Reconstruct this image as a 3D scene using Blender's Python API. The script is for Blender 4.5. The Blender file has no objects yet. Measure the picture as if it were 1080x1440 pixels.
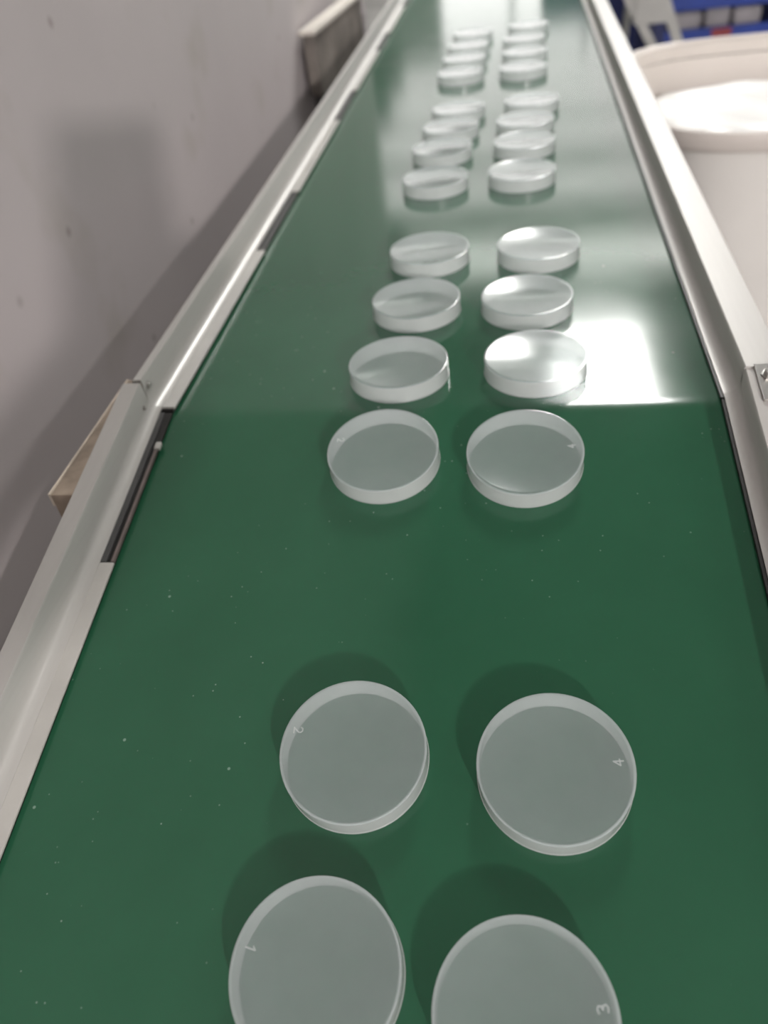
import bpy, bmesh, math, random
from mathutils import Matrix, Vector
random.seed(7)
scene = bpy.context.scene
COL = scene.collection
mm = 0.001

# ------------------------------------------------------------------ camera
PITCH, YAW, ROLL = math.radians(40.635), math.radians(12.721), math.radians(-8.433)
CAM = Vector((0.02473, -0.49767, 0.33264))
fwd = Vector((-math.sin(YAW)*math.cos(PITCH), math.cos(YAW)*math.cos(PITCH), -math.sin(PITCH)))
rgt = Vector((math.cos(YAW), math.sin(YAW), 0)); up = rgt.cross(fwd)
r2 = rgt*math.cos(ROLL) + up*math.sin(ROLL)
u2 = -rgt*math.sin(ROLL) + up*math.cos(ROLL)
cam_d = bpy.data.cameras.new('camera'); cam = bpy.data.objects.new('camera', cam_d); COL.objects.link(cam)
cam.matrix_world = Matrix(((r2.x,u2.x,-fwd.x,CAM.x),(r2.y,u2.y,-fwd.y,CAM.y),(r2.z,u2.z,-fwd.z,CAM.z),(0,0,0,1)))
cam_d.sensor_fit = 'HORIZONTAL'; cam_d.sensor_width = 36.0; cam_d.lens = 36.0*1100/1080
cam_d.clip_start = 0.01; cam_d.clip_end = 100
cam_d.dof.use_dof = True; cam_d.dof.focus_distance = 0.44; cam_d.dof.aperture_fstop = 7.0
scene.camera = cam

# ------------------------------------------------------------------ world, exposure
w = bpy.data.worlds.new('world'); scene.world = w; w.use_nodes = True
w.node_tree.nodes['Background'].inputs[0].default_value = (0.8, 0.85, 0.9, 1)
w.node_tree.nodes['Background'].inputs[1].default_value = 0.4
vs = scene.view_settings
vs.view_transform = 'Standard'; vs.look = 'None'; vs.gamma = 1.0; vs.exposure = 0.0
vs.use_curve_mapping = False

# light levels of the hall (emission of each kind of lamp)
L_AHEAD, L_SECOND, L_ROW, L_SIDE, L_WORK, L_WINDOW = 58.0, 5.5, 3.2, 15.0, 60.0, 2.2
L_REAR_FILL = 5.0

# hall extents (metres): belt top of the far section is z = 0
WX, HX, Y0, Y1, ZF, ZC = -0.40, 6.0, -5.0, 15.0, -0.65, 2.9
WXF, WYE = -4.0, 2.1            # the dirty wall is a partition: it ends at y = WYE and the hall goes on to x = WXF
DL = math.radians(9.85)      # the near section of the conveyor drops toward the camera

# ------------------------------------------------------------------ materials
MATS = {}
def nodes(name):
    m = bpy.data.materials.new(name); m.use_nodes = True; MATS[name] = m
    nt = m.node_tree; return m, nt, nt.nodes['Principled BSDF']
def N(nt, t, **kw):
    n = nt.nodes.new(t)
    for k, v in kw.items():
        if k in n.inputs: n.inputs[k].default_value = v
        else: setattr(n, k, v)
    return n
def ramp(nt, src, stops):
    r = nt.nodes.new('ShaderNodeValToRGB')
    while len(r.color_ramp.elements) < len(stops): r.color_ramp.elements.new(0.5)
    for e, (p, c) in zip(r.color_ramp.elements, stops):
        e.position = p; e.color = c if len(c) == 4 else (*c, 1)
    nt.links.new(src, r.inputs[0]); return r.outputs[0]
def coords(nt): return nt.nodes.new('ShaderNodeTexCoord').outputs['Object']
def mixc(nt, fac, a, b, mode='MIX'):
    n = nt.nodes.new('ShaderNodeMix'); n.data_type = 'RGBA'; n.blend_type = mode
    for s, v in ((n.inputs[0], fac), (n.inputs[6], a), (n.inputs[7], b)):
        if hasattr(v, 'links') or hasattr(v, 'is_linked'): nt.links.new(v, s)
        elif isinstance(v, (int, float)): s.default_value = v
        else: s.default_value = (*v, 1)
    return n.outputs[2]
def simple(name, col, rough=0.5, metal=0.0, noise=0.0, nscale=20, bump=0.0, spec=0.5):
    m, nt, p = nodes(name)
    p.inputs['Roughness'].default_value = rough; p.inputs['Metallic'].default_value = metal
    p.inputs['Specular IOR Level'].default_value = spec
    p.inputs['Base Color'].default_value = (*col, 1)
    if noise or bump:
        t = N(nt, 'ShaderNodeTexNoise', Scale=nscale, Detail=5.0); nt.links.new(coords(nt), t.inputs['Vector'])
        if noise:
            lo = tuple(c*(1-noise) for c in col); hi = tuple(min(1, c*(1+noise)) for c in col)
            nt.links.new(ramp(nt, t.outputs['Fac'], [(0.3, lo), (0.7, hi)]), p.inputs['Base Color'])
        if bump:
            b = N(nt, 'ShaderNodeBump', Strength=bump, Distance=0.002); nt.links.new(t.outputs['Fac'], b.inputs['Height'])
            nt.links.new(b.outputs[0], p.inputs['Normal'])
    return m

def mat_belt():
    m, nt, p = nodes('green_belt'); co = coords(nt)
    t = N(nt, 'ShaderNodeTexNoise', Scale=6.0, Detail=6.0, Roughness=0.6); nt.links.new(co, t.inputs['Vector'])
    base = ramp(nt, t.outputs['Fac'], [(0.3, (0.017, 0.086, 0.043)), (0.7, (0.023, 0.106, 0.055))])
    # dust specks: sparse voronoi dots, denser where the belt is dirty
    v = N(nt, 'ShaderNodeTexVoronoi', Scale=75.0); nt.links.new(co, v.inputs['Vector'])
    dot = ramp(nt, v.outputs['Distance'], [(0.05, (1,1,1)), (0.085, (0,0,0))])
    sel = N(nt, 'ShaderNodeSeparateColor'); nt.links.new(v.outputs['Color'], sel.inputs[0])
    pick = ramp(nt, sel.outputs[0], [(0.86, (0,0,0)), (0.9, (1,1,1))])
    v2 = N(nt, 'ShaderNodeTexVoronoi', Scale=260.0); nt.links.new(co, v2.inputs['Vector'])
    dot2 = ramp(nt, v2.outputs['Distance'], [(0.08, (1,1,1)), (0.16, (0,0,0))])
    sel2 = N(nt, 'ShaderNodeSeparateColor'); nt.links.new(v2.outputs['Color'], sel2.inputs[0])
    pick2 = ramp(nt, sel2.outputs[1], [(0.9, (0,0,0)), (0.92, (1,1,1))])
    big = N(nt, 'ShaderNodeTexNoise', Scale=5.0, Detail=2.0); nt.links.new(co, big.inputs['Vector'])
    area = ramp(nt, big.outputs['Fac'], [(0.45, (0,0,0)), (0.62, (1,1,1))])
    def mul(a, b):
        n = N(nt, 'ShaderNodeMath', operation='MULTIPLY'); nt.links.new(a, n.inputs[0])
        if isinstance(b, float): n.inputs[1].default_value = b
        else: nt.links.new(b, n.inputs[1])
        return n.outputs[0]
    f1 = mul(mul(dot, pick), 0.45); f2 = mul(mul(mul(dot2, pick2), area), 0.55)
    c = mixc(nt, f1, base, (0.35, 0.5, 0.42)); c = mixc(nt, f2, c, (0.4, 0.5, 0.45))
    nt.links.new(c, p.inputs['Base Color'])
    tr = N(nt, 'ShaderNodeTexNoise', Scale=14.0, Detail=4.0); nt.links.new(co, tr.inputs['Vector'])
    rr = N(nt, 'ShaderNodeMapRange'); nt.links.new(tr.outputs['Fac'], rr.inputs[0])
    rr.inputs[3].default_value = 0.09; rr.inputs[4].default_value = 0.15
    nt.links.new(rr.outputs[0], p.inputs['Roughness'])
    p.inputs['IOR'].default_value = 1.53
    return m

def mat_wall():
    m, nt, p = nodes('dirty_plaster'); co = coords(nt)
    t = N(nt, 'ShaderNodeTexNoise', Scale=2.2, Detail=5.0); nt.links.new(co, t.inputs['Vector'])
    base = ramp(nt, t.outputs['Fac'], [(0.3, (0.42, 0.385, 0.385)), (0.7, (0.49, 0.45, 0.45))])
    n2 = N(nt, 'ShaderNodeTexNoise', Scale=7.0, Detail=3.0); nt.links.new(co, n2.inputs['Vector'])
    st = ramp(nt, n2.outputs['Fac'], [(0.58, (0,0,0)), (0.75, (0.55,0.55,0.55))])
    c = mixc(nt, st, base, (0.33, 0.30, 0.25))
    sx = N(nt, 'ShaderNodeSeparateXYZ'); nt.links.new(co, sx.inputs[0])
    cx = N(nt, 'ShaderNodeCombineXYZ'); nt.links.new(sx.outputs[1], cx.inputs[0]); nt.links.new(sx.outputs[2], cx.inputs[1])
    n3 = N(nt, 'ShaderNodeTexVoronoi', Scale=10.0, Randomness=1.0); n3.voronoi_dimensions = '2D'; nt.links.new(cx.outputs[0], n3.inputs['Vector'])
    sp = ramp(nt, n3.outputs['Distance'], [(0.015, (1,1,1)), (0.07, (0,0,0))])
    s3 = N(nt, 'ShaderNodeSeparateColor'); nt.links.new(n3.outputs['Color'], s3.inputs[0])
    pk = ramp(nt, s3.outputs[0], [(0.72, (0,0,0)), (0.95, (0.55,0.55,0.55))])
    mu = N(nt, 'ShaderNodeMath', operation='MULTIPLY'); nt.links.new(sp, mu.inputs[0]); nt.links.new(pk, mu.inputs[1])
    c = mixc(nt, mu.outputs[0], c, (0.2, 0.16, 0.14))
    nt.links.new(c, p.inputs['Base Color']); p.inputs['Roughness'].default_value = 0.75
    b = N(nt, 'ShaderNodeBump', Strength=0.15, Distance=0.002); nt.links.new(n2.outputs['Fac'], b.inputs['Height'])
    nt.links.new(b.outputs[0], p.inputs['Normal'])
    return m

def mat_metal(name, col, rough, metal=1.0):
    m, nt, p = nodes(name); co = coords(nt)
    mp = N(nt, 'ShaderNodeMapping'); mp.inputs['Scale'].default_value = (40, 1.5, 40); nt.links.new(co, mp.inputs[0])
    t = N(nt, 'ShaderNodeTexNoise', Scale=8.0, Detail=4.0); nt.links.new(mp.outputs[0], t.inputs['Vector'])
    lo = tuple(c*0.96 for c in col)
    nt.links.new(ramp(nt, t.outputs['Fac'], [(0.3, lo), (0.7, col)]), p.inputs['Base Color'])
    rr = N(nt, 'ShaderNodeMapRange'); nt.links.new(t.outputs['Fac'], rr.inputs[0])
    rr.inputs[3].default_value = rough; rr.inputs[4].default_value = rough*1.001
    nt.links.new(rr.outputs[0], p.inputs['Roughness']); p.inputs['Metallic'].default_value = metal
    return m

def mat_lid(name, alpha, rough, tint=(0.86, 0.87, 0.87)):
    m = bpy.data.materials.new(name); m.use_nodes = True; MATS[name] = m; nt = m.node_tree
    for n in list(nt.nodes): nt.nodes.remove(n)
    out = nt.nodes.new('ShaderNodeOutputMaterial')
    tr = N(nt, 'ShaderNodeBsdfTransparent'); tr.inputs[0].default_value = (0.97, 0.98, 0.98, 1)
    df = N(nt, 'ShaderNodeBsdfDiffuse'); df.inputs[0].default_value = (*tint, 1)
    tl = N(nt, 'ShaderNodeBsdfTranslucent'); tl.inputs[0].default_value = (*tint, 1)
    body = nt.nodes.new('ShaderNodeMixShader'); body.inputs[0].default_value = 0.45
    nt.links.new(df.outputs[0], body.inputs[1]); nt.links.new(tl.outputs[0], body.inputs[2])
    noi = N(nt, 'ShaderNodeTexNoise', Scale=60.0, Detail=3.0); nt.links.new(coords(nt), noi.inputs['Vector'])
    mr = N(nt, 'ShaderNodeMapRange'); nt.links.new(noi.outputs['Fac'], mr.inputs[0])
    mr.inputs[3].default_value = alpha*0.94; mr.inputs[4].default_value = alpha*1.06
    mx = nt.nodes.new('ShaderNodeMixShader'); nt.links.new(mr.outputs[0], mx.inputs[0])
    nt.links.new(tr.outputs[0], mx.inputs[1]); nt.links.new(body.outputs[0], mx.inputs[2])
    gl = N(nt, 'ShaderNodeBsdfGlossy'); gl.inputs['Roughness'].default_value = rough
    fr = N(nt, 'ShaderNodeFresnel'); fr.inputs['IOR'].default_value = 1.49
    geo = nt.nodes.new('ShaderNodeNewGeometry')        # no mirror coat on faces met from inside the plastic
    inv = N(nt, 'ShaderNodeMath', operation='SUBTRACT'); inv.inputs[0].default_value = 1.0; nt.links.new(geo.outputs['Backfacing'], inv.inputs[1])
    ff = N(nt, 'ShaderNodeMath', operation='MULTIPLY'); nt.links.new(fr.outputs[0], ff.inputs[0]); nt.links.new(inv.outputs[0], ff.inputs[1])
    fin = nt.nodes.new('ShaderNodeMixShader'); nt.links.new(ff.outputs[0], fin.inputs[0])
    nt.links.new(mx.outputs[0], fin.inputs[1]); nt.links.new(gl.outputs[0], fin.inputs[2])
    nt.links.new(fin.outputs[0], out.inputs[0])
    return m
def mat_emit(name, col, strength):
    m = bpy.data.materials.new(name); m.use_nodes = True; MATS[name] = m; nt = m.node_tree
    for n in list(nt.nodes): nt.nodes.remove(n)
    out = nt.nodes.new('ShaderNodeOutputMaterial'); e = nt.nodes.new('ShaderNodeEmission')
    e.inputs[0].default_value = (*col, 1); e.inputs[1].default_value = strength
    nt.links.new(e.outputs[0], out.inputs[0]); return m

mat_belt(); mat_wall()
mat_metal('brushed_steel', (0.50, 0.49, 0.465), 0.38, 0.16)
mat_metal('painted_aluminium', (0.66, 0.66, 0.62), 0.34, 0.85)
mat_metal('bolt_steel', (0.5, 0.49, 0.47), 0.3)
mat_lid('frosted_lid', 0.36, 0.15, (0.77, 0.84, 0.85))
mat_lid('lid_underside', 0.02, 0.3)
mat_lid('frosted_skirt', 0.42, 0.2, (0.92, 0.93, 0.93))
mat_lid('embossed_mark', 0.42, 0.3, (0.9, 0.92, 0.92))
simple('lip_plastic', (0.48, 0.47, 0.44), 0.35, 0.0, 0.06, 30)
simple('recess_black', (0.012, 0.011, 0.01), 0.5, 0, 0.2, 40)  # near-black, the shade of the recess put into colour
simple('brown_edge', (0.16, 0.13, 0.12), 0.45, 0, 0.2, 60)
simple('dark_steel', (0.09, 0.09, 0.09), 0.5, 0.3, 0.2, 15)
simple('concrete', (0.2, 0.195, 0.185), 0.7, 0, 0.25, 3, 0.2)
simple('ceiling_paint', (0.5, 0.5, 0.49), 0.8, 0, 0.08, 2)
simple('hall_wall', (0.34, 0.34, 0.33), 0.8, 0, 0.12, 1.2)
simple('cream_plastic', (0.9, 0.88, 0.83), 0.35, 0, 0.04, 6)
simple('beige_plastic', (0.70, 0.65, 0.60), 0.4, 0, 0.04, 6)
simple('white_film', (0.88, 0.88, 0.86), 0.4, 0, 0.03, 8, 0.3)
simple('old_wood', (0.30, 0.24, 0.185), 0.7, 0, 0.35, 45, 0.4)
simple('wood_edge', (0.66, 0.58, 0.48), 0.6, 0, 0.2, 60)
simple('box_side_shaded', (0.19, 0.17, 0.15), 0.7, 0, 0.35, 14, 0.2)  # darkened for shade and grime on the belt-facing side
simple('box_top_lit', (0.66, 0.62, 0.56), 0.6, 0, 0.1, 14)  # paled for the light falling on the top
simple('pale_box', (0.55, 0.53, 0.53), 0.6, 0, 0.1, 14)
simple('blue_paint', (0.015, 0.05, 0.32), 0.4, 0, 0.15, 8)
simple('navy_paint', (0.012, 0.02, 0.1), 0.5, 0, 0.15, 8)
simple('red_paint', (0.3, 0.04, 0.04), 0.5, 0, 0.1, 8)
simple('grey_plastic', (0.5, 0.5, 0.48), 0.45, 0, 0.08, 8)
simple('mauve_sack', (0.4, 0.38, 0.39), 0.7, 0, 0.2, 12, 0.4)
simple('lamp_housing', (0.6, 0.6, 0.6), 0.5, 0, 0.05, 5)
mat_emit('lamp_ahead', (1, 0.99, 0.96), L_AHEAD)
mat_emit('lamp_second', (1, 1, 0.95), L_SECOND)
mat_emit('lamp_row', (1, 0.95, 0.94), L_ROW)
mat_emit('lamp_side', (1, 0.98, 0.95), L_SIDE)
mat_emit('lamp_work', (1, 0.92, 0.9), L_WORK)
mat_emit('rear_fill_glow', (1, 0.98, 0.97), L_REAR_FILL)  # glow of the added panels at the rear
mat_emit('daylight', (1, 0.97, 0.96), L_WINDOW)

# ------------------------------------------------------------------ mesh helpers
def obj(name, bm, mat, parent=None, smooth=None):
    me = bpy.data.meshes.new(name)
    bmesh.ops.recalc_face_normals(bm, faces=bm.faces[:])
    bm.to_mesh(me); bm.free()
    me.materials.append(MATS[mat])
    if smooth is not None:
        for p in me.polygons: p.use_smooth = True
        me.set_sharp_from_angle(angle=math.radians(smooth))
    o = bpy.data.objects.new(name, me); COL.objects.link(o)
    if parent: o.parent = parent
    return o
def empty(name, loc=(0,0,0), parent=None):
    o = bpy.data.objects.new(name, None); COL.objects.link(o); o.location = loc; o.empty_display_size = 0.05
    if parent: o.parent = parent
    return o
def tag(o, label, cat, group=None):
    o['label'] = label; o['category'] = cat
    if group: o['group'] = group
    return o
def struct(o): o['kind'] = 'structure'; return o
def box(bm, x0, x1, y0, y1, z0, z1, M=None, bev=0.0):
    r = bmesh.ops.create_cube(bm, size=1.0)
    vs_ = r['verts']
    for v in vs_:
        v.co = Vector(((x0+x1)/2+v.co.x*(x1-x0), (y0+y1)/2+v.co.y*(y1-y0), (z0+z1)/2+v.co.z*(z1-z0)))
    if bev > 0:
        es = list({e for v in vs_ for e in v.link_edges})
        res = bmesh.ops.bevel(bm, geom=es, offset=bev, segments=2, affect='EDGES', profile=0.6)
        vs_ = list(set(res['verts']) | {v for v in vs_ if v.is_valid})
    if M is not None:
        for v in vs_: v.co = M @ v.co
    return bm
def newbox(*a, **k):
    bm = bmesh.new(); box(bm, *a, **k); return bm
def lathe(bm, prof, seg=64, closed=True):
    rings = []
    for r, z in prof:
        if r < 1e-7: rings.append([bm.verts.new((0, 0, z))])
        else: rings.append([bm.verts.new((r*math.cos(2*math.pi*i/seg), r*math.sin(2*math.pi*i/seg), z)) for i in range(seg)])
    n = len(rings)
    for k in range(n if closed else n-1):
        a, b = rings[k], rings[(k+1) % n]
        for i in range(seg):
            j = (i+1) % seg
            if len(a) == 1 and len(b) == 1: break
            if len(a) == 1: bm.faces.new((a[0], b[i], b[j]))
            elif len(b) == 1: bm.faces.new((a[i], a[j], b[0]))
            else: bm.faces.new((a[i], a[j], b[j], b[i]))
    return bm
def extrude_profile(bm, prof, y0, y1, thick, M=None, side=1):
    """bent sheet: polyline prof [(x,h)] with a thickness, run along y"""
    pts = [Vector((x, h)) for x, h in prof]; off = []
    for i, p in enumerate(pts):
        a = pts[i]-pts[i-1] if i else pts[1]-pts[0]
        b = pts[i+1]-pts[i] if i < len(pts)-1 else a
        n = (Vector((-a.y, a.x)).normalized()+Vector((-b.y, b.x)).normalized()).normalized()
        off.append(p+n*thick*side)
    loop = pts+off[::-1]
    A = [bm.verts.new((p.x, y0, p.y)) for p in loop]; B = [bm.verts.new((p.x, y1, p.y)) for p in loop]
    n = len(loop); k = len(pts)
    for i in range(n):
        j = (i+1) % n; bm.faces.new((A[i], A[j], B[j], B[i]))
    for i in range(k-1):
        bm.faces.new((A[i], A[i+1], A[n-2-i], A[n-1-i])); bm.faces.new((B[i], B[i+1], B[n-2-i], B[n-1-i]))
    if M is not None:
        for v in A+B: v.co = M @ v.co
    return bm
def tube(bm, a, b, r, seg=12):
    a, b = Vector(a), Vector(b); d = (b-a).normalized()
    q = d.to_track_quat('Z', 'Y').to_matrix()
    rings = [[bm.verts.new(p+q @ Vector((r*math.cos(2*math.pi*i/seg), r*math.sin(2*math.pi*i/seg), 0))) for i in range(seg)] for p in (a, b)]
    for i in range(seg):
        j = (i+1) % seg; bm.faces.new((rings[0][i], rings[0][j], rings[1][j], rings[1][i]))
    bm.faces.new(rings[0]); bm.faces.new(rings[1]); return bm

FAR = Matrix.Identity(4)
NEAR = Matrix.Rotation(DL, 4, 'X')           # local (x, s, h) of the dropping near section -> world

# ------------------------------------------------------------------ the hall
T = 0.12
struct(obj('floor', newbox(WXF-T, HX+T, Y0-T, Y1+T, ZF-T, ZF), 'concrete'))
struct(obj('ceiling', newbox(WXF-T, HX+T, Y0-T, Y1+T, ZC, ZC+T), 'ceiling_paint'))
struct(obj('wall_left', newbox(WX-T, WX, Y0, WYE, ZF, ZC), 'dirty_plaster'))
struct(obj('wall_far_left', newbox(WXF-T, WXF, Y0-T, Y1+T, ZF, ZC), 'hall_wall'))
struct(obj('wall_right', newbox(HX, HX+T, Y0-T, Y1+T, ZF, ZC), 'hall_wall'))
struct(obj('wall_rear', newbox(WXF, HX, Y0-T, Y0, ZF, ZC), 'hall_wall'))
struct(obj('wall_back', newbox(WXF, HX, Y1, Y1+T, ZF, ZC), 'hall_wall'))
# far windows, daylight behind them
win = struct(empty('window_1', (1.2, Y1, 0.9)))
for i in range(5):
    x0 = -2.4+i*1.2
    obj('pane', newbox(x0, x0+1.12, -0.02, -0.01, -0.7, 1.85), 'daylight', win)
bm = bmesh.new()
for i in range(6): box(bm, -2.48+i*1.2, -2.4+i*1.2, -0.05, 0, -0.78, 1.93)
box(bm, -2.48, 3.6, -0.05, 0, -0.78, -0.7); box(bm, -2.48, 3.6, -0.05, 0, 1.85, 1.93)
obj('window_frame', bm, 'lamp_housing', win)

# added glowing panels behind the camera, brightening tub and wall
rear_fill = struct(empty('rear_fill_panel', (3.9, Y0, 2.15)))
for i in range(3):
    obj('pane', newbox(-1.7+i*1.15, -0.6+i*1.15, 0.01, 0.02, -0.5, 0.5), 'rear_fill_glow', rear_fill)  # added emitters shaped like window panes
bm = bmesh.new()
for i in range(4): box(bm, -1.75+i*1.15, -1.7+i*1.15, 0, 0.05, -0.55, 0.55)
box(bm, -1.75, 1.75, 0, 0.05, -0.55, -0.5); box(bm, -1.75, 1.75, 0, 0.05, 0.5, 0.55)
obj('window_frame', bm, 'lamp_housing', rear_fill)

def ceiling_lamp(cx, cy, sx, sy, mat, label, drop=0.1):
    t = tag(empty('ceiling_lamp', (cx, cy, ZC)), label, 'lamp', 'ceiling lamps of the hall')
    bm = bmesh.new(); box(bm, -sx/2-.03, sx/2+.03, -sy/2-.03, sy/2+.03, -drop+.012, 0); obj('housing', bm, 'lamp_housing', t)
    obj('diffuser', newbox(-sx/2, sx/2, -sy/2, sy/2, -drop, -drop+.01), mat, t)
    return t
ceiling_lamp(0.60, 4.1, 0.62, 1.85, 'lamp_ahead', 'long bright ceiling lamp ahead of the camera, mirrored in the belt')
ceiling_lamp(0.35, 6.65, 2.7, 0.65, 'lamp_second', 'weaker ceiling lamp second in line above the belt')
for k, yy in enumerate((8.6, 10.4, 12.2, 13.9)):
    ceiling_lamp(0.4, yy, 4.4, 0.9, 'lamp_row', ('third', 'fourth', 'fifth', 'last')[k]+' ceiling lamp in line above the belt')
for k, (xx, yy) in enumerate(((4.6, -3.4), (4.6, -1.6), (4.6, 0.2), (4.6, 2.0))):
    ceiling_lamp(xx, yy, 0.35, 1.3, 'lamp_side', ('nearest', 'second', 'third', 'farthest')[k]+' long tube lamp in the row far right of the conveyor')

# floodlight on the rear wall, low and to the right: the key light of the photograph
fl = tag(empty('floodlight', (1.86, -4.2, 1.33)), 'square floodlight on a stand behind the photographer', 'lamp')
fdir = Vector((-0.425, 0.863, -0.233)).normalized(); fq = fdir.to_track_quat('Z', 'Y').to_matrix().to_4x4()
obj('housing', newbox(-.07, .07, -.07, .07, -.09, -.006, M=fq), 'dark_steel', fl)
obj('glass', newbox(-.045, .045, -.045, .045, -.004, 0, M=fq), 'lamp_work', fl)
fa = bpy.data.lights.new('flood_beam', 'AREA'); fa.shape = 'SQUARE'; fa.size = 0.09; fa.energy = 145; fa.color = (1, 0.93, 0.92)
fo = bpy.data.objects.new('flood_beam', fa); COL.objects.link(fo); fo.parent = fl
fo.matrix_local = Matrix.Translation(fdir*0.004) @ (-fdir).to_track_quat('Z', 'Y').to_matrix().to_4x4()
bm = bmesh.new(); tube(bm, (0.02, -0.06, 0), (0.02, -0.06, ZF-1.33), .02); obj('pole', bm, 'dark_steel', fl, 40)
obj('base', newbox(-.2, .24, -.28, .16, ZF-1.33, ZF-1.31), 'dark_steel', fl)

# ------------------------------------------------------------------ conveyor
conv = tag(empty('conveyor', (0, 0, 0)), 'green belt conveyor with steel side rails running along the dirty wall', 'conveyor')
SN, SF = -0.95, 3.3                       # ends along the belt
XL, XR = -0.2565, 0.1795
# belt: one bent sheet, 3 mm thick, its top exactly on h = 0
bm = bmesh.new()
path = [(SN*math.cos(DL), SN*math.sin(DL))]
RB = 0.10
tl_ = RB*math.tan(DL/2)
for i in range(9):
    a = DL*(1-i/8)
    path.append((tl_-RB*math.sin(a), -RB+RB*math.cos(a)))
for yy in (0.4, 1.0, 2.0, SF): path.append((yy, 0))
def ribbon(bm, path, x0, x1, th):
    rows = []
    for i, (y, z) in enumerate(path):
        a = Vector(path[max(i-1,0)]); b = Vector(path[min(i+1,len(path)-1)]); t = (b-a).normalized(); n = Vector((-t.y, t.x))
        rows.append([bm.verts.new((x0,y,z)), bm.verts.new((x1,y,z)), bm.verts.new((x1,y-n.x*th,z-n.y*th)), bm.verts.new((x0,y-n.x*th,z-n.y*th))])
    for a, b in zip(rows, rows[1:]):
        for i in range(4): bm.faces.new((a[i], a[(i+1)%4], b[(i+1)%4], b[i]))
    bm.faces.new(rows[0]); bm.faces.new(rows[-1])
ribbon(bm, path, XL, XR, 0.003)
belt = obj('belt', bm, 'green_belt', conv, 20); belt['label'] = 'glossy dark green belt with white dust specks'
bm = bmesh.new(); ribbon(bm, [(y, z-0.0045) for y, z in path], XL+.01, XR-.01, 0.02)
obj('slider_bed', bm, 'dark_steel', conv)

def rail_profile(side, top, fl):
    """(x, h) of the bent rail sheet from the belt side up and outward; mm"""
    if side < 0:
        return [(-257, 5), (-260.2, 5.5), (-263, 7.0), (-265, 9.4), (-266, 13), (-266, top-1.5), (-267, top), (-266-fl, top), (-267-fl, top-1), (-267-fl, top-9)]
    return [(171, 4.5), (174.6, 5.2), (177.5, 7.2), (179.4, 10.2), (180, 14), (180, top-1.5), (181, top), (180+fl, top), (181+fl, top-1), (181+fl, top-9)]
def rail(side, near, s0, s1, top, fl, label):
    M = NEAR if near else FAR
    prof = [(x*mm, h*mm) for x, h in rail_profile(side, top, fl)]
    bm = bmesh.new(); extrude_profile(bm, prof, s0, s1, 0.0015, M, side=(-1 if side < 0 else 1)*-1)
    r = obj('side_rail', bm, 'brushed_steel', conv, 40); r['label'] = label
    return r
RLF = rail(-1, False, 0.002, SF, 31.5, 7, 'far length of the left steel rail')
RLN = rail(-1, True, SN, 0.004, 30.5, 14, 'near length of the left steel rail with a wider top')
RRF = rail(1, False, -0.001, SF, 29.0, 26, 'far length of the right steel rail')
RRN = rail(1, True, SN, 0.004, 27.5, 27, 'near length of the right steel rail')
# supports under the rails, out of sight below the sheet
for near, s0, s1 in ((True, SN, -0.004), (False, 0.006, SF)):
    M = NEAR if near else FAR
    for x0, x1 in ((-0.2705, -0.2585), (0.1825, 0.1945)):
        bm = bmesh.new(); box(bm, x0, x1, s0, s1, -0.07, (0.0022 if x0 < 0 else 0.012), M); obj('side_beam', bm, 'dark_steel', conv)
for yy, zt in ((-0.75, -0.2), (0.5, -0.07), (1.9, -0.07), (3.1, -0.07)):
    for x0 in (-0.2705, 0.1545):
        obj('leg', newbox(x0, x0+.04, yy, yy+.04, ZF, zt), 'dark_steel', conv)
# black strips standing in for the shaded recess under both rails
for near, s0, s1 in ((True, SN, -0.001), (False, 0.001, SF)):
    M = NEAR if near else FAR
    obj('recess_strip', newbox(-0.2635, -0.2478, s0, s1, 0.0006, 0.0026, M=M), 'recess_black', RLN if near else RLF)
    obj('recess_strip', newbox(0.1690, 0.1795, s0, s1, 0.0006, 0.0030, M=M), 'recess_black', RRN if near else RRF)
# white lip strips, laid with gaps between them
for s0, s1, near in ((SN, -0.149, True), (0.0035, 0.310, False), (0.494, 0.802, False), (0.985, 1.287, False), (1.47, 1.775, False), (1.96, 2.265, False), (2.45, 2.76, False)):
    bm = newbox(-0.2615, -0.2468, s0, s1, 0.0028, 0.0046, M=NEAR if near else FAR, bev=0.0004)
    obj('lip_strip', bm, 'lip_plastic', RLN if near else RLF)
# the gap nearest the camera shows a thin brown edge with a small tab at its end
bm = newbox(-0.2492, -0.2472, -0.148, -0.042, 0.0027, 0.0048, M=NEAR); o = obj('edge_strip', bm, 'brown_edge', RLN); o['label'] = 'thin brown edge strip in the rail gap'
bm = newbox(-0.2498, -0.2452, -0.043, -0.036, 0.0027, 0.0058, M=NEAR, bev=0.0008); obj('tab', bm, 'lip_plastic', RLN)
# dark plate behind that gap
bm = newbox(-0.2580, -0.2530, -0.148, -0.002, 0.0027, 0.0042, M=NEAR); obj('gap_plate', bm, 'dark_steel', RLN)
def bolt(parent, loc, axis, r, M, name='bolt'):
    bm = bmesh.new()
    lathe(bm, [(0, 0), (r*1.5, 0), (r*1.5, r*.25), (r*1.0, r*.3), (r*1.0, r*.95), (r*.85, r*1.1), (0, r*1.1)], 6 if name == 'hex_bolt' else 20, closed=False)
    q = Vector(axis).to_track_quat('Z', 'Y').to_matrix().to_4x4()
    for v in bm.verts: v.co = M @ (Matrix.Translation(loc) @ q @ v.co)
    return obj(name, bm, 'bolt_steel', parent, 30)
bolt(RLF, (-0.266, 0.0095, 0.0225), (1,0,0), 0.0022, FAR)
bolt(RLN, (-0.266, -0.006, 0.0135), (1,0,0), 0.0016, NEAR)
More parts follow.
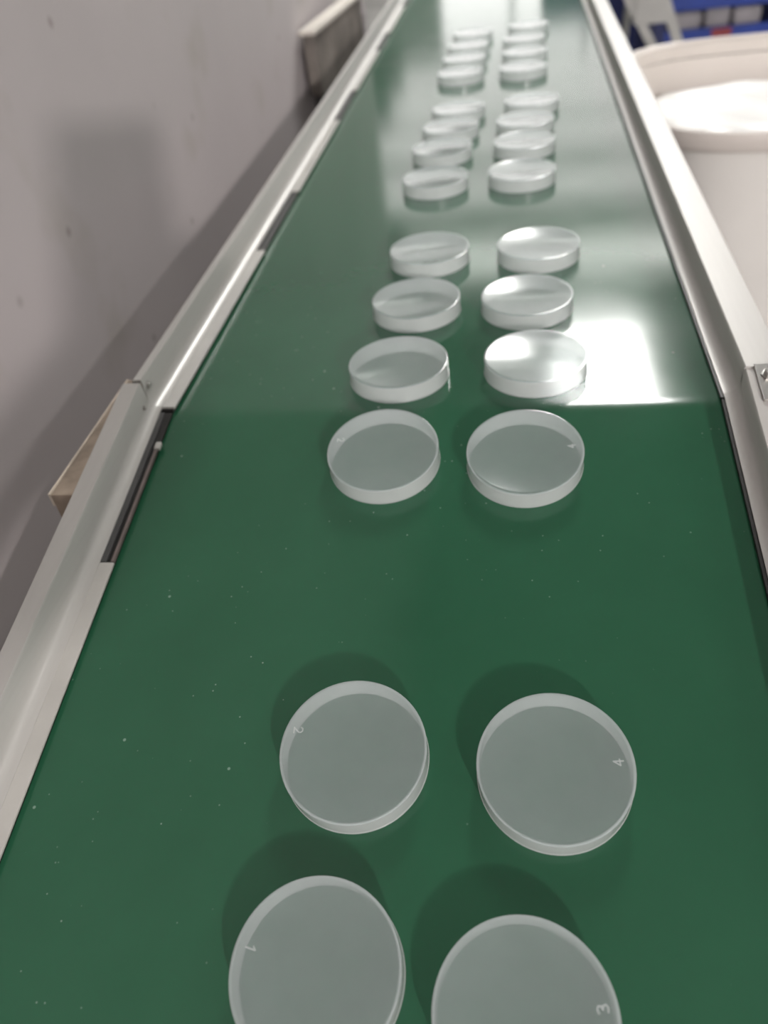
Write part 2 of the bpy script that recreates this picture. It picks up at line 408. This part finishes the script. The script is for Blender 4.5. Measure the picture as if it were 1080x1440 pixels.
# joint plate and bolts on the right rail's top, next to the joint
o = obj('joint_plate', newbox(0.186, 0.203, -0.030, 0.006, 0.0276, 0.0296, M=NEAR, bev=0.0006), 'bolt_steel', RRN); o['label'] = 'grey joint plate bolted to the rail top'
bolt(RRN, (0.1935, -0.006, 0.0296), (0,0,1), 0.0036, NEAR, 'hex_bolt')
bolt(RRN, (0.1965, -0.026, 0.0296), (0,0,1), 0.0034, NEAR, 'hex_bolt')

# ------------------------------------------------------------------ lids
LR, LH = 0.040, 0.0142
def lid_meshes():
    bm = bmesh.new()
    lathe(bm, [(0, LH-.0012), (LR-.0003, LH-.0012), (LR, LH-.0009), (LR, LH-.0005), (LR-.0002, LH-.00015), (LR-.0008, LH), (LR-.0022, LH-.00005), (LR-.0030, LH-.0003), (0, LH-.0003)], 72, closed=False)
    d = obj('top_disc', bm, 'frosted_lid', None, 35)
    d.data.materials.append(MATS['lid_underside'])
    for p in d.data.polygons:
        if p.normal.z < -0.5: p.material_index = 1
    bm = bmesh.new()
    lathe(bm, [(LR-.0013, 0), (LR-.0001, 0), (LR+.0002, .0003), (LR+.0002, .0011), (LR-.0001, .0014), (LR-.0001, LH-.00125), (LR-.0013, LH-.00125)], 72, closed=True)
    s = obj('skirt', bm, 'frosted_skirt', None, 35)
    return d.data, s.data, d, s
disc_me, skirt_me, d0, s0_ = lid_meshes()
bpy.data.objects.remove(d0); bpy.data.objects.remove(s0_)
def stroke(bm, pts, wdt, z0, z1):
    for a, b in zip(pts, pts[1:]):
        a, b = Vector(a), Vector(b); t = (b-a).normalized(); n = Vector((-t.y, t.x))*wdt/2; e = t*wdt*.4
        q = [a-e+n, a-e-n, b+e-n, b+e+n]
        lo = [bm.verts.new((p.x, p.y, z0)) for p in q]; hi = [bm.verts.new((p.x, p.y, z1)) for p in q]
        bm.faces.new(lo); bm.faces.new(hi)
        for i in range(4): bm.faces.new((lo[i], lo[(i+1)%4], hi[(i+1)%4], hi[i]))
GLYPH = {  # unit box, x right, y up
 '1': [[(-.22, .22), (0.05, .5), (0.05, -.5)]],
 '2': [[(-.3, .3), (-.15, .5), (.15, .5), (.3, .3), (.25, .05), (-.3, -.5), (.32, -.5)]],
 '3': [[(-.3, .42), (0, .5), (.26, .36), (.2, .1), (-.05, .02), (.22, -.1), (.28, -.36), (0, -.5), (-.3, -.42)]],
 '4': [[(.15, -.5), (.15, .5), (-.32, -.15), (.35, -.15)]]}
ROWS = [ # (left x, s, right x, s) in mm, near -> far
 (-66.0, -379.1, 28.0, -389.1), (-62.0, -275.2, 43.9, -278.5), (-69.3, -54.6, 30.3, -58.3), (-68.8, 47.6, 39.5, 49.9),
 (-65.0, 158.6, 33.9, 154.7), (-61.9, 267.7, 46.1, 264.5), (-72.4, 480.1, 31.3, 482.5), (-71.7, 594.9, 35.1, 596.0),
 (-66.5, 688, 37, 690), (-60.6, 779.0, 47.1, 787.5), (-68.5, 1000, 36.5, 998), (-67, 1107, 40, 1112), (-64.5, 1212, 40, 1225), (-61, 1322, 49, 1345)]
ORD = ['first', 'second', 'third', 'fourth', 'fifth', 'sixth', 'seventh', 'eighth', 'ninth', 'tenth', 'eleventh', 'twelfth', 'thirteenth', 'farthest']
MARK = {(0,0): ('1', -12), (0,1): ('3', 12), (1,0): ('2', 4), (1,1): ('4', 6), (2,0): ('2', 6), (2,1): ('4', 6)}
for ri, row in enumerate(ROWS):
    for side in (0, 1):
        x, s = row[2*side]*mm, row[2*side+1]*mm
        M = NEAR if s < 0 else FAR
        t = empty('frosted_plastic_lid')  # one whole lid, parent of its disc and skirt
        t.matrix_world = M @ Matrix.Translation((x, s, 0.0002)) @ Matrix.Rotation(random.uniform(0, 6.28), 4, 'Z')
        where = ('left' if side == 0 else 'right')
        extra = {0: '', 1: ', tiny number', 3: ', mirroring the lamp' if side else ''}.get(ri, '')
        tag(t, f'frosted round lid, {where} one of the {ORD[ri]} pair from the bottom{extra}', 'lid', 'frosted lids riding on the belt')
        for nm, me in (('top_disc', disc_me), ('skirt', skirt_me)):
            c = bpy.data.objects.new(nm, me); COL.objects.link(c); c.parent = t
        if (ri, side) in MARK:
            ch, rot = MARK[(ri, side)]
            bm = bmesh.new()
            for g in GLYPH[ch]: stroke(bm, [(px*.0048, py*.0048) for px, py in g], 0.00075, 0, 0.00012)
            c = obj('cavity_number', bm, 'embossed_mark', t); c['label'] = f'tiny embossed number {ch}'
            ang = math.radians(-90+rot if side == 0 else 90+rot)   # tops of the figures point to the lid's centre
            off = Vector((-0.0315 if side == 0 else 0.0315, 0.009 if side == 0 else 0.003, LH-.00025))
            if ri == 0: off = Vector((-0.0315, 0.006, LH-.00025)) if side == 0 else Vector((0.0325, 0.006, LH-.00025))
            c.matrix_parent_inverse = Matrix.Identity(4)
            rz = t.matrix_world.to_3x3()
            loc = M @ Matrix.Translation((x, s, 0.0002)) @ Matrix.Translation(off) @ Matrix.Rotation(ang, 4, 'Z')
            c.matrix_basis = t.matrix_world.inverted() @ loc

# ------------------------------------------------------------------ right side: tub and what lies behind it
def tub():
    t = tag(empty('plastic_tub', (0.515, 1.07, ZF)), 'large cream plastic tub with a thick collar right of the conveyor', 'tub')
    def ring(bm, a, b, z, seg=96, e=4.0):
        vs_ = []
        for i in range(seg):
            th = 2*math.pi*i/seg; c, s = math.cos(th), math.sin(th)
            vs_.append(bm.verts.new((a*math.copysign(abs(c)**(2/e), c), b*math.copysign(abs(s)**(2/e), s), z)))
        return vs_
    def loft(prof, close, cap0=False, cap1=False):
        bm = bmesh.new(); R_ = [ring(bm, 0.30-d, 0.318-d, z) for d, z in prof]; n = len(R_)
        for k in range(n if close else n-1):
            A, B = R_[k], R_[(k+1) % n]
            for i in range(96): bm.faces.new((A[i], A[(i+1)%96], B[(i+1)%96], B[i]))
        if cap0: bm.faces.new(R_[0])
        if cap1: bm.faces.new(R_[-1])
        return bm
    zt = -0.05-ZF
    bd = loft([(.075, 0), (.07, .004), (.014, zt-.03), (.018, zt-.03), (.075, .008)], False, True, True)
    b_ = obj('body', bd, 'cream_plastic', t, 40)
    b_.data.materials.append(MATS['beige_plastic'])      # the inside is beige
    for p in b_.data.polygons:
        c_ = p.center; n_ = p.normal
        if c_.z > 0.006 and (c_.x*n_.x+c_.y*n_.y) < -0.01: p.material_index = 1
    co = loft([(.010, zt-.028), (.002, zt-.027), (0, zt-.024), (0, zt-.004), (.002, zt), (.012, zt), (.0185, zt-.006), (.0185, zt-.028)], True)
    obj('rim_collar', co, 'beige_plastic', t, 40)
    return t, ring
tub_o, ring_fn = tub()
# crumpled white filling, lower than the rim
bm = bmesh.new(); n = 40; G = []
for i in range(n+1):
    rowv = []
    for j in range(n+1):
        u, v = 2*i/n-1, 2*j/n-1
        du = u*math.sqrt(1-v*v/2); dv = v*math.sqrt(1-u*u/2)
        c = math.hypot(du, dv); th = math.atan2(dv, du)
        e = 4.0; ce, se = math.cos(th), math.sin(th)
        px = 0.255*c*math.copysign(abs(ce)**(2/e), ce); py = 0.273*c*math.copysign(abs(se)**(2/e), se)
        edge = max(0, c-.85)/.15
        z = 0.008*math.sin(9*px+2)*math.cos(8*py) + 0.005*math.sin(31*px-17*py) + 0.004*math.sin(47*py+23*px) + 0.045*math.exp(-((px+.17)**2+(py+.2)**2)/.006) - 0.02*edge
        rowv.append(bm.verts.new((px, py, z)))
    G.append(rowv)
for i in range(n):
    for j in range(n): bm.faces.new((G[i][j], G[i+1][j], G[i+1][j+1], G[i][j+1]))
fill = obj('white_filling', bm, 'white_film', None, 60); fill.location = (0.515, 1.07, -0.115)
so = fill.modifiers.new('thickness', 'SOLIDIFY'); so.thickness = 0.004
tag(fill, 'bright white filling lying inside the cream tub', 'filling')

# grey step ladder behind the tub, leaning toward the right
st = tag(empty('step_ladder', (0.55, 2.7, ZF)), 'light grey step ladder with slanted legs behind the tub', 'ladder')
def sx1(z): return .402+.62*(-.181-z)-.55
def sx2(z): return .518+.44*(-.192-z)-.55
for fx in (sx1, sx2):
    bm = bmesh.new(); w_ = .017; lo = [(fx(ZF)-w_, 0), (fx(ZF)+w_, 0)]; hi = [(fx(.02)-w_, .67), (fx(.02)+w_, .67)]
    vv = [[bm.verts.new((x, y, z)) for x, z in lo+hi[::-1]] for y in (-.02, .02)]
    bm.faces.new(vv[0]); bm.faces.new(vv[1])
    for i in range(4): bm.faces.new((vv[0][i], vv[0][(i+1)%4], vv[1][(i+1)%4], vv[1][i]))
    obj('leg', bm, 'grey_plastic', st)
for z0, z1 in ((-.255, -.165), (-.47, -.42)):
    obj('tread', newbox(sx1((z0+z1)/2), sx2((z0+z1)/2), -.025, .09, z0-ZF, z1-ZF, bev=.006), 'grey_plastic', st)
obj('top_step', newbox(sx1(.02)-.02, sx2(.02)+.02, -.03, .14, .67, .69, bev=.004), 'grey_plastic', st)
for fx in (sx1, sx2):
    bm = bmesh.new(); tube(bm, (fx(.02), .12, .67), (fx(.02), .36, 0), .012); obj('rear_leg', bm, 'grey_plastic', st, 40)
# blue shelf with grey sacks behind
sh = tag(empty('storage_rack', (1.05, 3.2, ZF)), 'low blue steel rack behind the cream tub', 'rack')
for zz, hh in ((.275, .032), (.37, .085)):
    obj('beam', newbox(-.5, .8, -.22, -.19, zz, zz+hh), 'blue_paint', sh)
    obj('shelf_board', newbox(-.5, .8, -.19, .25, zz+.02, zz+hh-.01), 'navy_paint', sh)
for sx in (-.5, .8):
    for sy in (-.22, .22): obj('post', newbox(sx-.02, sx+.02, sy-.02, sy+.02, 0, .52), 'navy_paint', sh)
obj('red_plate', newbox(-.31, -.24, -.224, -.2215, .278, .304), 'red_paint', sh)
for k, (x0, x1, lab) in enumerate(((-.45, -.34, 'left'), (-.33, -.24, 'middle'), (-.23, -.13, 'right'))):
    bm = newbox(1.05+x0, 1.05+x1, 3.03, 3.36, ZF+.298, ZF+.298+.058+.008*(k%2), bev=.015)
    tag(obj('sack', bm, 'mauve_sack', None, 50), f'{lab} one of the dull grey sacks lying on the blue rack', 'sack', 'sacks on the blue rack')
cab = tag(empty('dark_cabinet', (0.9, 3.9, ZF)), 'dark navy cabinet standing behind the blue rack', 'cabinet')
obj('body', newbox(-.75, 1.3, 0, .5, .04, 1.1, bev=.01), 'navy_paint', cab)
obj('plinth', newbox(-.73, 1.28, .02, .48, 0, .04), 'dark_steel', cab)

# ------------------------------------------------------------------ left side: between rail and wall
wd = tag(empty('wooden_strip', (-0.291, -0.03, 0)), 'short weathered wooden strip wedged behind the left rail near the joint', 'wood')
obj('board', newbox(-.011, .009, -.078, .075, -.06, 0.006, bev=.0008), 'old_wood', wd)
obj('pale_edge', newbox(-.0125, -.0108, -.078, .075, -.004, 0.0068), 'wood_edge', wd)
bx = tag(empty('wall_box', (-0.368, 1.23, -0.055)), 'brownish grey box, side darkened for shade, top paled for light, between wall and left rail', 'box')
bx.rotation_euler = (0, 0, math.radians(-4))
obj('body', newbox(-.02, .004, 0, .42, 0, .108, bev=.002), 'box_side_shaded', bx)
obj('lid', newbox(-.026, .008, -.006, .426, .108, .116, bev=.001), 'box_top_lit', bx)
obj('foot_bracket', newbox(-.02, .0, .02, .04, -.03, 0), 'dark_steel', bx)

# ------------------------------------------------------------------ added blocker behind the camera, casts the slanted wall shadow
cp = tag(empty('shadow_blocker', (0.278, -1.24, ZF)), 'added shadow-casting panel with a tray on a pole behind the camera', 'panel')
def slab(name, pts, x0, x1, mat):
    bm = bmesh.new()
    a = [bm.verts.new((x0, y+1.24, z-ZF)) for y, z in pts]; b = [bm.verts.new((x1, y+1.24, z-ZF)) for y, z in pts]
    bm.faces.new(a); bm.faces.new(b)
    for i in range(len(pts)): bm.faces.new((a[i], a[(i+1)%len(pts)], b[(i+1)%len(pts)], b[i]))
    return obj(name, bm, mat, cp)
slab('shadow_slab', [(-1.072, .510), (-.949, .480), (-.985, .388), (-1.154, .388)], -.012, .012, 'dark_steel')  # outline shaped to throw a held phone's slanted shadow
slab('ledge', [(-1.275, .388), (-.978, .388), (-.978, .365), (-1.11, .36), (-1.12, .345), (-1.275, .34)], -.03, .05, 'dark_steel')  # added to throw the lower step of the wall shadow
bm = bmesh.new(); tube(bm, (0.02, -.30, 0), (0.02, -.30, .365-ZF), .014); obj('pole', bm, 'dark_steel', cp, 40)
bm = bmesh.new(); tube(bm, (0.02, -.31, .365-ZF), (0.02, -.03, .365-ZF), .012); obj('arm', bm, 'dark_steel', cp, 40)
obj('base', newbox(-.09, .13, -.41, -.19, 0, .015), 'dark_steel', cp)
